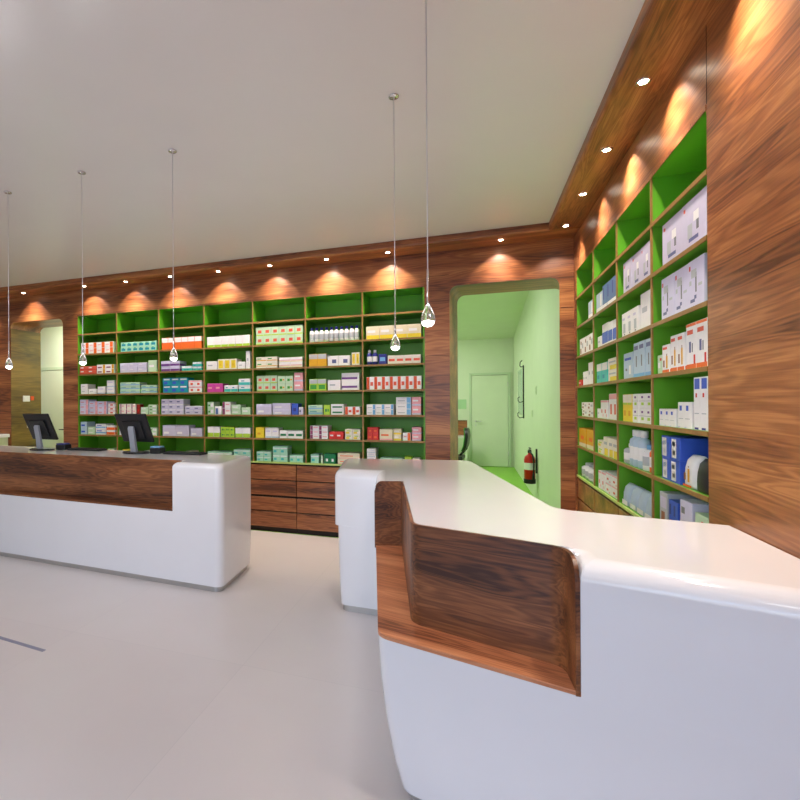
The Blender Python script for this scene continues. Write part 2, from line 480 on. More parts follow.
def open_fillet(pts, rad, n=8):
    out = [tuple(pts[0])]
    full = fillet_outline(pts, [rad[i] if 0 < i < len(pts)-1 else 0 for i in range(len(pts))], n)
    m = n+1
    for i in range(1, len(pts)-1):
        seg = full[i*m:(i+1)*m]
        if rad[i] > 0: out += seg
        else: out.append(tuple(pts[i]))
    out.append(tuple(pts[-1])); return out

# ---- right counter
rc = empty('service_counter', (-.3, 2.0, 0))
tag(rc, 'large white angled counter with walnut lined notch, joined to the right wall', 'counter')
rc_off = Vector((.3, -2.0, 0))
def reparent(o, root):
    o.parent = root; o.location = -Vector(root.location)
    return o
A_ = (-.875, 3.23); C_ = (-.605, 3.225); D_ = (-.322, 1.733); E_ = (.896, 1.413); W_ = (.896, 2.22); F_ = (.355, 2.325); G_ = (-.005, 4.06); H_ = (-1.02, 3.92)
fd = Vector((.967, -.254)); fn = Vector((.254, .967))
N5 = (.294, 1.5712); N4 = (.285, 1.715); N3 = (-.206, 1.866); N2 = (-.376, 2.86); N1 = (-.540, 2.817)
low = [A_, C_, D_, E_, W_, F_, G_, H_]
lowr = [.05, .0, .06, .0, .0, .12, .10, .05]
lowm = [.25, 1, .55, 0, 0, 0, 0, .2]
mb = MB()
loft(mb, low, lowr, [(.045, .085), (.15, .055), (.3, .028), (.45, .010), (LZ, 0)], lowm, white_gloss)
up = [(-.900, 3.235), C_, N1, N2, N3, N4, N5, E_, W_, F_, G_, H_]
upr = [.05, 0, 0, 0, .06, .075, 0, .0, .0, .12, .10, .05]
upm = [1, 1, 0, 0, 0, .9, 1, 0, .3, .3, .3, 1]
loft(mb, up, upr, [(LZ, 0)] + roll(H, .06), upm, white_gloss)
body = reparent(mb.build('counter_body', white_gloss, smooth_angle=35), rc)
mb = MB()
pl = inset_poly(low, [.03, .1, .085, .0, .0, .03, .03, .03])
mb.rings([[(x, y, z) for x, y in fillet_outline(pl, lowr)] for z in (0.0, .046)], plinth_m)
reparent(mb.build('plinth', plinth_m), rc)
# walnut lining
path = open_fillet([N1, N2, N3, N4, N5], [0, 0, .06, .075, 0])
Ltot = 0; acc = [0]
for a, c in zip(path, path[1:]):
    Ltot += (Vector(c)-Vector(a)).length; acc.append(Ltot)
zt = []
for s in acc:
    e = min(s/.045, (Ltot-s)/.060)
    zt.append(H+.0005 if e >= 1 else H-.055*(1-math.sqrt(max(0, 1-(1-e)**2))))
# extra points close to the ends so the rounding is smooth
def densify(path, zf, d0, d1):
    out = []; zz = []
    tot = sum((Vector(c)-Vector(a)).length for a, c in zip(path, path[1:])); s = 0
    for a, c in zip(path, path[1:]):
        l = (Vector(c)-Vector(a)).length; k = max(1, int(l/.01)) if (s < d0+.02 or s+l > tot-d1-.02) else 1
        k = min(k, 60)
        for i in range(k):
            p = Vector(a).lerp(Vector(c), i/k); out.append(tuple(p)); zz.append(zf(s+l*i/k, tot))
        s += l
    out.append(tuple(path[-1])); zz.append(zf(tot, tot)); return out, zz
def ztf(s, tot):
    e = min(s/.040, (tot-s)/.060)
    return H+.0005 if e >= 1 else H-.06*(1-math.sqrt(max(0, 1-(1-max(e, 0))**2)))
pp, zz = densify(path, ztf, .05, .07)
ki = min(range(len(pp)), key=lambda i: (Vector(pp[i])-Vector(N2)).length)
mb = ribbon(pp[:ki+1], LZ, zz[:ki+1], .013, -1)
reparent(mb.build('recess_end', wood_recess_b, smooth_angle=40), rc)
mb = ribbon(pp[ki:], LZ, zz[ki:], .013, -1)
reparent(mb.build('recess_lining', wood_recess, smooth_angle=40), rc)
led = fillet_outline([(-.533, 2.818), D_, N5, N4, N3, N2], [0, .06, 0, .075, .06, 0])
mb = MB(); mb.prism(led, lambda p: (p[0], p[1], LZ+.0005), lambda p: (p[0], p[1], LZ+.014))
lg = reparent(mb.build('recess_ledge', mat_wood('walnut_ledge_lit', 'X', [srgb(120, 64, 38), srgb(172, 104, 66), srgb(196, 124, 82), srgb(214, 146, 102)], off=(4, 4, 4), scale=1.4, rot=.255)), rc)  # light from above is put into the ledge's lighter orange walnut colours
lg['label'] = 'walnut ledge with light painted in as lighter orange'

# ---- left counter
lc = empty('service_counter', (-3.5, 3.6, 0))
tag(lc, 'long low white counter on the left with two monitors on top', 'counter')
F0 = Vector((-1.788, 3.23)); u = Vector((-.9986, .0516)); v = Vector((.0516, .9986))
def lp(a, d): q = F0+u*a+v*d; return (q.x, q.y)
R_ = Vector((-1.835, 3.88))
LEN = 3.9
low = [lp(LEN, 0), lp(0, 0), tuple(R_), lp(LEN, .655)]
lr = [.03, .055, .055, .03]
mb = MB()
loft(mb, low, lr, [(.045, .012), (.3, .004), (LZ, 0)], [1, 1, 1, 0], white_gloss)
nx = .452
up = [lp(LEN, .125), lp(nx, .125), lp(nx, 0), lp(0, 0), tuple(R_), lp(LEN, .655)]
loft(mb, up, [0, 0, .0, .055, .055, .03], [(LZ, 0)] + roll(H, .045), [0, 1, 1, 1, .5, 0], white_gloss)
reparent(mb.build('counter_body', white_gloss, smooth_angle=35), lc)
mb = MB()
pl = inset_poly(low, [.03, .03, .03, .0])
mb.rings([[(x, y, z) for x, y in fillet_outline(pl, lr)] for z in (0.0, .046)], plinth_m)
reparent(mb.build('plinth', plinth_m), lc)
p0, p1 = lp(nx+.001, .125), lp(LEN-.001, .125)
mb = ribbon([p1, p0], LZ, [H+.0005]*2, .013, -1)
reparent(mb.build('recess_lining', wood_recess_b), lc)
mb = MB(); mb.prism([lp(LEN-.001, .002), lp(nx+.001, .002), lp(nx+.001, .125), lp(LEN-.001, .125)], lambda p: (p[0], p[1], LZ+.0005), lambda p: (p[0], p[1], LZ+.014))
reparent(mb.build('recess_ledge', wood_recess_b), lc)

# ------------------------------------------------------------------ shelving
SH = [.795+.265*k for k in range(8)]             # shelf top levels, last = head
D_SH = .36
def shelving(root, width, nb, depth, ztop, wood=edge_wood):
    """local frame: x along the front (left to right), y into the wall, z up"""
    th = .018
    mb = MB(); mb.box(0, width, depth-.012, depth, .79, ztop); mb.build('back_panel', green_m, root)
    W = width/nb
    mb = MB(); mb.box(.0, width, .0, depth-.012, ztop-.018, ztop); tb = mb.build('top_board', green_m, root)
    e = MB(); e.box(0, width, -.004, -.0002, ztop-.022, ztop); e.build('edge_strip', wood_recess_b if root.rotation_euler.z == 0 else wood_soffit_y, tb)
    for k in range(7):
        z = SH[k]
        mb = MB(); mb.box(.002, width-.002, .004, depth-.012, z-th, z, green_m)
        s = mb.build('shelf', None, root)
        e = MB(); e.box(.002, width-.002, -.003, .004, z-th-.001, z+.0005); e.build('edge_strip', edge_wood if k else lime_edge, s)
    for i in range(nb+1):
        x = min(max(i*W, .0085), width-.0085)
        for k in range(7):
            pass
        mb = MB()
        for k in range(7):
            mb.box(x-.0075, x+.0075, .006, depth-.012, SH[k]+.0003, (SH[k+1] if k < 6 else ztop+.004)-th-.0003, green_m)
        d = mb.build('divider', None, root)
        if i in (0, nb): continue
        e = MB()
        for k in range(7):
            e.box(x-.0082, x+.0082, -.002, .006, SH[k]+.0006, (SH[k+1] if k < 6 else ztop+.004)-th-.0012)
        e.build('edge_strip', edge_wood, d)

bw = BX[7]-BX[0]
sb = empty('shelving_unit', (BX[0], YB+.001, 0))
tag(sb, 'wide green shelving unit of seven bays built into the back wall', 'shelving')
shelving(sb, bw-.002, 7, D_SH, ZT-.001)
rw = RY[0]-RY[4]
sr = empty('shelving_unit', (XR+.001, RY[0]-.001, 0), -PI/2)
tag(sr, 'tall green shelving unit of four bays built into the right wall', 'shelving')
shelving(sr, rw-.002, 4, D_SH, ZT-.001)

def drawer_cabinet(x0, x1, label, wd, root_loc, rotz=0, proud=.012):
    t = empty('drawer_cabinet', root_loc, rotz); tag(t, label, 'cabinet', None)
    w = x1-x0
    b = MB(); b.box(.001, w-.001, .02, .35, .0, .772); b.build('carcass', mat_dark, t)
    zs = [.055, .238, .415, .592, .768]
    for i in range(4):
        gap = .024 if i in (1, ) else .012
        d = MB(); d.box(.003, w-.003, 0, .019, zs[i]+.002, zs[i+1]-gap, bevel=.0015, seg=1)
        d.build('drawer', wd, t)
    return t
mat_dark = mat_plain('dark_carcass', srgb(30, 18, 12), .7)
seams = [BX[0], -4.23, -3.43, -2.63, -1.83, -1.03, BX[7]]
nm = ['leftmost', 'second from the left', 'third from the left', 'third from the right', 'second from the right', 'rightmost']
for i in range(6):
    drawer_cabinet(seams[i]+.001, seams[i+1]-.001, 'walnut cabinet of four drawers under the back shelves, %s' % nm[i], wood_drawer, (seams[i]+.001, YB+.004, 0))
for i in range(4):
    drawer_cabinet(0, .634, 'walnut drawer cabinet under the right wall shelves, %s' % ['at the corner', 'second from the corner', 'third from the corner', 'nearest the counter'][i], wood_drawer_y, (XR+.004, RY[0]-.002-.637*i, 0), -PI/2)

# ------------------------------------------------------------------ goods
_mc = {}
def col(name, rgb, rough=.45):
    if name not in _mc: _mc[name] = mat_plain('print_'+name, srgb(*rgb), rough, noise=.03, nscale=30)
    return _mc[name]
PAL = dict(white=(244, 243, 242), cream=(232, 222, 190), ivory=(240, 235, 220), orange=(240, 110, 40), dorange=(222, 84, 30), coral=(228, 96, 70), red=(212, 44, 34), dred=(150, 30, 20),
           lilac=(214, 212, 236), lav=(208, 204, 226), purple=(112, 60, 140), navy=(44, 50, 140), blue=(56, 92, 200), sky=(120, 180, 225), teal=(20, 150, 170), aqua=(70, 196, 186),
           mint=(170, 224, 196), pgreen=(196, 226, 190), green=(60, 160, 50), dgreen=(0, 120, 70), lime=(176, 216, 60), yellow=(240, 214, 50), amber=(226, 168, 20), magenta=(206, 70, 160),
           pink=(240, 170, 176), pgrey=(186, 192, 196), grey=(120, 124, 130), black=(34, 34, 36), steel=(88, 118, 168), brown=(150, 96, 66), maroon=(140, 60, 100), paleblue=(186, 208, 226), slate=(96, 104, 150))
def P(n): return col(n, PAL[n])
# printed fields on the front: (x0, z0, x1, z1, colour) in fractions
ST = {
 'wo': ('white', [(.62, 0, 1, 1, 'orange'), (.1, .45, .5, .6, 'pink')]),
 'wo2': ('white', [(0, 0, 1, .62, 'orange'), (.1, .2, .3, .3, 'white')]),
 'cor': ('coral', [(.1, .5, .5, .8, 'white'), (.0, 0, 1, .15, 'red')]),
 'wpy': ('white', [(.1, .2, .6, .5, 'maroon'), (.75, 0, 1, 1, 'amber')]),
 'w': ('white', [(.15, .45, .6, .6, 'pgrey')]),
 'w2': ('white', [(.1, .6, .8, .75, 'lilac'), (.0, 0, 1, .14, 'paleblue')]),
 'wr': ('lilac', [(.72, 0, 1, 1, 'pink'), (.1, .4, .5, .55, 'coral')]),
 'wb': ('white', [(0, .25, 1, .5, 'sky'), (.1, .65, .6, .8, 'blue')]),
 'bw': ('paleblue', [(.1, .3, .7, .6, 'blue')]),
 'or': ('orange', [(0, .6, 1, 1, 'white')]),
 'gw': ('white', [(0, 0, 1, .4, 'lime')]),
 'tg': ('mint', [(.15, .2, .85, .7, 'teal'), (.3, .75, .6, .88, 'green')]),
 'pl': ('lilac', [(.1, .3, .8, .45, 'lav'), (.1, .6, .5, .7, 'white')]),
 'pg': ('pgreen', [(.1, .4, .7, .6, 'white')]),
 'ts': ('pgreen', [(0, .2, 1, .45, 'sky'), (.1, .6, .6, .75, 'teal')]),
 'wbr': ('ivory', [(.2, 0, .4, 1, 'maroon'), (.5, .5, .9, .7, 'pink')]),
 'dr': ('dred', [(.2, .3, .8, .5, 'red')]),
 'lp': ('lilac', [(0, 0, 1, .45, 'purple')]),
 'tl': ('aqua', [(0, .5, 1, 1, 'white'), (.2, .1, .7, .3, 'teal')]),
 'bt': ('teal', [(.1, .7, .9, .9, 'white'), (.15, .15, .6, .5, 'blue')]),
 'wp': ('white', [(.3, .2, .7, .6, 'coral'), (0, .8, 1, 1, 'pink')]),
 'lv': ('lav', [(.1, .35, .5, .6, 'slate'), (0, .85, 1, 1, 'white')]),
 'lvl': ('lav', [(0, .75, 1, 1, 'lilac'), (.1, .2, .5, .4, 'white')]),
 'wgb': ('white', [(0, 0, 1, .22, 'lime')]),
 'yw': ('ivory', [(.12, .1, .88, .9, 'yellow'), (.3, .35, .6, .6, 'amber')]),
 'mg': ('magenta', [(.1, .4, .6, .6, 'pink')]),
 'wt': ('white', [(0, 0, 1, .45, 'aqua'), (.2, .6, .5, .75, 'teal')]),
 'gb': ('pgreen', [(.5, .2, .9, .8, 'white'), (.1, .3, .4, .6, 'green')]),
 'ws': ('white', [(.1, 0, .5, .8, 'steel')]),
 'wm': ('white', [(0, 0, .3, 1, 'maroon'), (.4, .5, .9, .7, 'pink')]),
 'lm': ('lime', [(.2, .3, .5, .6, 'dgreen'), (.6, .3, .85, .6, 'green')]),
 'mi': ('mint', [(.1, .2, .5, .5, 'aqua'), (.0, .7, 1, .82, 'white')]),
 'gr': ('pgreen', [(.25, .3, .75, .65, 'coral'), (0, 0, 1, .12, 'lime')]),
 'gy': ('pgreen', [(.25, .3, .6, .65, 'green'), (.65, .4, .9, .6, 'amber')]),
 'wy': ('ivory', [(0, .3, 1, .45, 'amber'), (.1, .6, .5, .8, 'green')]),
 'wys': ('white', [(0, .35, 1, .5, 'pink'), (0, .12, 1, .22, 'yellow')]),
 'bl': ('blue', [(.2, .3, .7, .6, 'navy')]),
 'ye': ('yellow', [(.2, .3, .6, .5, 'amber')]),
 'wgt': ('white', [(.1, .3, .9, .6, 'dgreen')]),
 'ag': ('amber', [(0, .6, 1, 1, 'pgrey')]),
 'wd': ('white', [(.4, .25, .8, .65, 'slate')]),
 'gg': ('lime', [(0, .62, 1, 1, 'pgrey'), (.1, .1, .9, .5, 'green')]),
 'wpu': ('white', [(.0, .25, .9, .5, 'purple')]),
 'oww': ('white', [(0, 0, .4, 1, 'dorange'), (.5, .3, .9, .6, 'coral')]),
 'rd': ('red', [(.1, .4, .6, .6, 'white')]),
 'rdo': ('red', [(.2, .3, .7, .6, 'orange')]),
 'gn': ('dgreen', [(.3, .2, .7, .5, 'white')]),
 'crm': ('cream', [(.1, .4, .7, .55, 'orange'), (0, 0, 1, .12, 'pink')]),
 'cy': ('cream', [(0, 0, 1, .3, 'yellow'), (.1, .5, .7, .7, 'white')]),
 'nb': ('navy', [(.15, .3, .85, .7, 'sky')]),
 'wbb': ('white', [(.72, 0, 1, 1, 'sky'), (.1, .3, .6, .45, 'pgrey')]),
 'po': ('ivory', [(.1, .3, .9, .6, 'coral')]),
 'pi': ('pink', [(.1, .5, .7, .7, 'white'), (.0, 0, 1, .2, 'lav')]),
 # right wall cartons
 'crt': ('lilac', [(.06, .80, .16, .90, 'red'), (.2, .62, .55, .8, 'pgrey'), (.46, .3, .56, .72, 'grey'), (.4, .16, .54, .24, 'slate'), (.14, .10, .44, .17, 'slate'), (.08, .48, .22, .58, 'pgrey'), (.66, .4, .9, .46, 'pgrey')]),
 'crt2': ('lav', [(.08, .82, .16, .9, 'coral'), (.25, .2, .45, .5, 'pgrey'), (.3, .12, .7, .2, 'slate'), (.5, .5, .72, .7, 'white'), (.62, .3, .72, .5, 'grey')]),
 'ob': ('white', [(0, 0, 1, .10, 'orange'), (.06, .84, .7, .93, 'coral'), (.55, .15, .78, .6, 'amber'), (.62, .6, .72, .68, 'brown'), (.12, .2, .34, .45, 'brown')]),
 'obb': ('white', [(0, 0, 1, .10, 'orange'), (0, .94, 1, 1, 'orange'), (.1, .76, .7, .86, 'coral'), (.3, .36, .5, .6, 'slate'), (.58, .36, .68, .56, 'grey'), (.75, .1, .92, .3, 'red')]),
 'wbk': ('white', [(.25, .68, .6, .88, 'blue'), (.1, .35, .8, .38, 'pgrey'), (.0, 0, .3, .05, 'lilac')]),
 'wbt': ('white', [(.1, .78, .9, .98, 'blue'), (.25, .62, .5, .7, 'red'), (.1, .3, .8, .32, 'pgrey'), (.1, 0, .7, .04, 'navy')]),
 'bpk': ('blue', [(.08, .06, .6, .94, 'white'), (.2, .2, .5, .4, 'pgrey'), (.14, .6, .5, .8, 'sky')]),
 'dbk': ('black', []),
 'pbk': ('paleblue', [(.1, .72, .85, .82, 'blue'), (.2, .3, .4, .4, 'grey'), (.6, .15, .8, .5, 'white')]),
 'pbk2': ('paleblue', [(.1, .8, .8, .92, 'slate'), (.4, .3, .6, .62, 'grey'), (.0, 0, 1, .1, 'sky')]),
 'wdt': ('white', [(.25, .15, .7, .55, 'pgrey'), (.1, .7, .6, .8, 'lav'), (.4, .05, .6, .12, 'grey')]),
 'yg': ('yellow', [(0, .7, 1, 1, 'ivory'), (.1, .62, .9, .70, 'lime'), (.2, .2, .7, .4, 'amber')]),
 'wl': ('white', [(.3, .7, .6, .85, 'purple'), (.3, .2, .7, .4, 'lime'), (0, .48, 1, .52, 'pgrey')]),
 'stl': ('steel', [(0, 0, 1, .18, 'white'), (.1, .4, .3, .9, 'navy')]),
 'ltb': ('paleblue', [(0, 0, 1, .25, 'white'), (.6, .3, .85, .9, 'white')]),
 'blb': ('white', [(0, .1, 1, .62, 'blue')]),
 'tlb': ('aqua', [(0, .62, 1, 1, 'white'), (.1, .2, .5, .4, 'teal')]),
 'ywb': ('ivory', [(.2, 0, 1, .4, 'yellow'), (.1, .6, .8, .75, 'pgrey')]),
 'flr': ('white', [(.1, .1, .35, .4, 'brown'), (.5, .4, .8, .7, 'pgrey'), (.2, .65, .4, .85, 'brown')]),
 'wpk': ('white', [(.2, .3, .5, .5, 'coral'), (.6, .1, .8, .25, 'pink'), (0, .9, 1, 1, 'pink')]),
 'yo': ('amber', [(.0, .0, 1, .2, 'cream'), (.3, .4, .7, .6, 'orange')]),
 'yb': ('ivory', [(.1, .1, .6, .5, 'yellow'), (.2, .6, .8, .8, 'lime')]),
 'mgz': ('pgrey', [(.1, .6, .9, .9, 'lav'), (.2, .1, .7, .5, 'brown')]),
 'bpx': ('blue', [(.3, .35, .9, .45, 'coral'), (.1, .6, .5, .9, 'navy')]),
 'wyq': ('lilac', [(.55, .05, .9, .25, 'yellow'), (.1, .7, .4, .85, 'grey'), (.0, .5, 1, .55, 'lav')]),
 'pgp': ('pgreen', [(.1, .3, .6, .6, 'white'), (.5, .7, .9, .85, 'red')]),
}
_meshes = {}
def box_mesh(w, d, h, st):
    k = ('b', round(w, 4), round(d, 3), round(h, 4), st)
    if k in _meshes: return _meshes[k]
    base, rects = ST[st]
    mb = MB()
    mb.box(-w/2, w/2, 0, d, 0, h, P(base), bevel=min(.0022, w*.03, h*.04), seg=1)
    m = .0024
    for x0, z0, x1, z1, c in rects:
        X0, X1 = -w/2+m+(w-2*m)*x0, -w/2+m+(w-2*m)*x1; Z0, Z1 = m+(h-2*m)*z0, m+(h-2*m)*z1
        mb.quad([(X0, -.0004, Z0), (X1, -.0004, Z0), (X1, -.0004, Z1), (X0, -.0004, Z1)], P(c))
        if x1-x0 >= .99:   # band runs round the sides
            for sx in (-1, 1):
                mb.quad([(sx*(w/2+.0003), m, Z0), (sx*(w/2+.0003), d-m, Z0), (sx*(w/2+.0003), d-m, Z1), (sx*(w/2+.0003), m, Z1)], P(c))
    _meshes[k] = mb.mesh('carton'); return _meshes[k]
def bottle_mesh(w, h, body, cap):
    k = ('o', round(w, 4), round(h, 4), body, cap)
    if k in _meshes: return _meshes[k]
    mb = MB(); r = w/2*.985
    mb.lathe([(r*.9, 0), (r, .004), (r, h*.68), (r*.85, h*.75), (r*.42, h*.80), (r*.42, h*.84)], P(body), 14, (0, r, 0))
    mb.lathe([(r*.56, h*.82), (r*.56, h*.985), (r*.5, h)], P(cap), 14, (0, r, 0))
    mb.lathe([(r*1.006, h*.2), (r*1.006, h*.55)], P('white' if body != 'white' else 'pgrey'), 14, (0, r, 0), caps=False)
    _meshes[k] = mb.mesh('bottle'); return _meshes[k]
def bag_mesh(w, d, h, st):
    k = ('g', round(w, 4), round(d, 3), round(h, 4), st)
    if k in _meshes: return _meshes[k]
    base, rects = ST[st]; mb = MB(); rs = []
    n = 16
    for z, kk in ((0, .80), (.06, .96), (.3, 1.0), (.6, .96), (.85, .72), (.95, .35), (1, .18)):
        ring = []
        for i in range(n):
            a = 2*PI*i/n; ca, sa = math.cos(a), math.sin(a)
            e = .55
            x = math.copysign(abs(ca)**e, ca)*w/2*(1 if z < .9 else 1.02) * (.93+.07*kk)
            y = d/2+math.copysign(abs(sa)**e, sa)*d/2*kk
            ring.append((x+.003*math.sin(7*z+i), y, z*h))
        rs.append(ring)
    mb.rings(rs, P(base), True, True, True)
    for x0, z0, x1, z1, c in rects:
        if z1 > .75: continue
        X0, X1 = (x0-.5)*w*.8, (x1-.5)*w*.8
        mb.quad([(X0, -.0012, z0*h+.005), (X1, -.0012, z0*h+.005), (X1, -.0012, z1*h), (X0, -.0012, z1*h)], P(c))
    _meshes[k] = mb.mesh('pouch'); return _meshes[k]

RH = .265-.018-.005
_count = {}
_protos = {}
def place(kindname, me, loc, rotz, label, cat, group):
    key = (kindname, me.name)
    if key in _protos: o = _protos[key].copy()
    else:
        o = bpy.data.objects.new(kindname, me); _protos[key] = o
    o.location = loc; o.rotation_euler = (0, 0, rotz)
    C.objects.link(o); tag(o, label, cat, group)
    _count[kindname] = _count.get(kindname, 0)+1
    return o
rows_b = ['top stocked shelf', 'second stocked shelf', 'third stocked shelf', 'fourth stocked shelf', 'fifth stocked shelf', 'bottom shelf']
def fill(origin, rotz, W, bay, row, bayname, where, clusters, big=False):
    """clusters: (x0, x1, n, m, h, style, look, [kind])"""
    base_z = SH[6-row] if row <= 6 else SH[0]
    used = {}
    for cl in clusters:
        x0, x1, n, m, h, st, look = cl[:7]
        kind = cl[7] if len(cl) > 7 else 'box'
        usable = W-.046
        w = (x1-x0)*usable/n; hh = h*RH/m
        label = '%s, %s, %s%s' % (look.replace(' a ', ' ').replace(' an ', ' ').replace(' the ', ' '), rows_b[row-1], bayname, where)
        if len(label.split()) > 16: print('LONG', label)
        group = label
        c, s = math.cos(rotz), math.sin(rotz)
        for i in range(n):
            for j in range(m):
                lx = bay*W+.023+x0*usable+(i+.5)*w; ly = (.011 if big else .010)+random.uniform(0, .005)
                if kind == 'box':
                    d = max(.07, min(.15, w*1.6)); me = box_mesh(w-.0022, d, hh-.0006, st); kn, cat = ('medicine_carton', 'box')
                    if big: kn = 'product_carton'
                elif kind == 'bottle':
                    me = bottle_mesh(w-.003, hh-.0006, *st.split('/')); kn, cat = 'medicine_bottle', 'bottle'
                elif kind == 'bag':
                    me = bag_mesh(w-.003, min(.09, w*.8), hh, st); kn, cat = 'product_pouch', 'pouch'
                X = origin[0]+c*lx-s*ly; Y = origin[1]+s*lx+c*ly
                place(kn, me, (X, Y, base_z+.0006+j*hh), rotz+random.uniform(-.004, .004)*(0 if n > 6 else 1), label, cat, group if n*m > 1 else None)

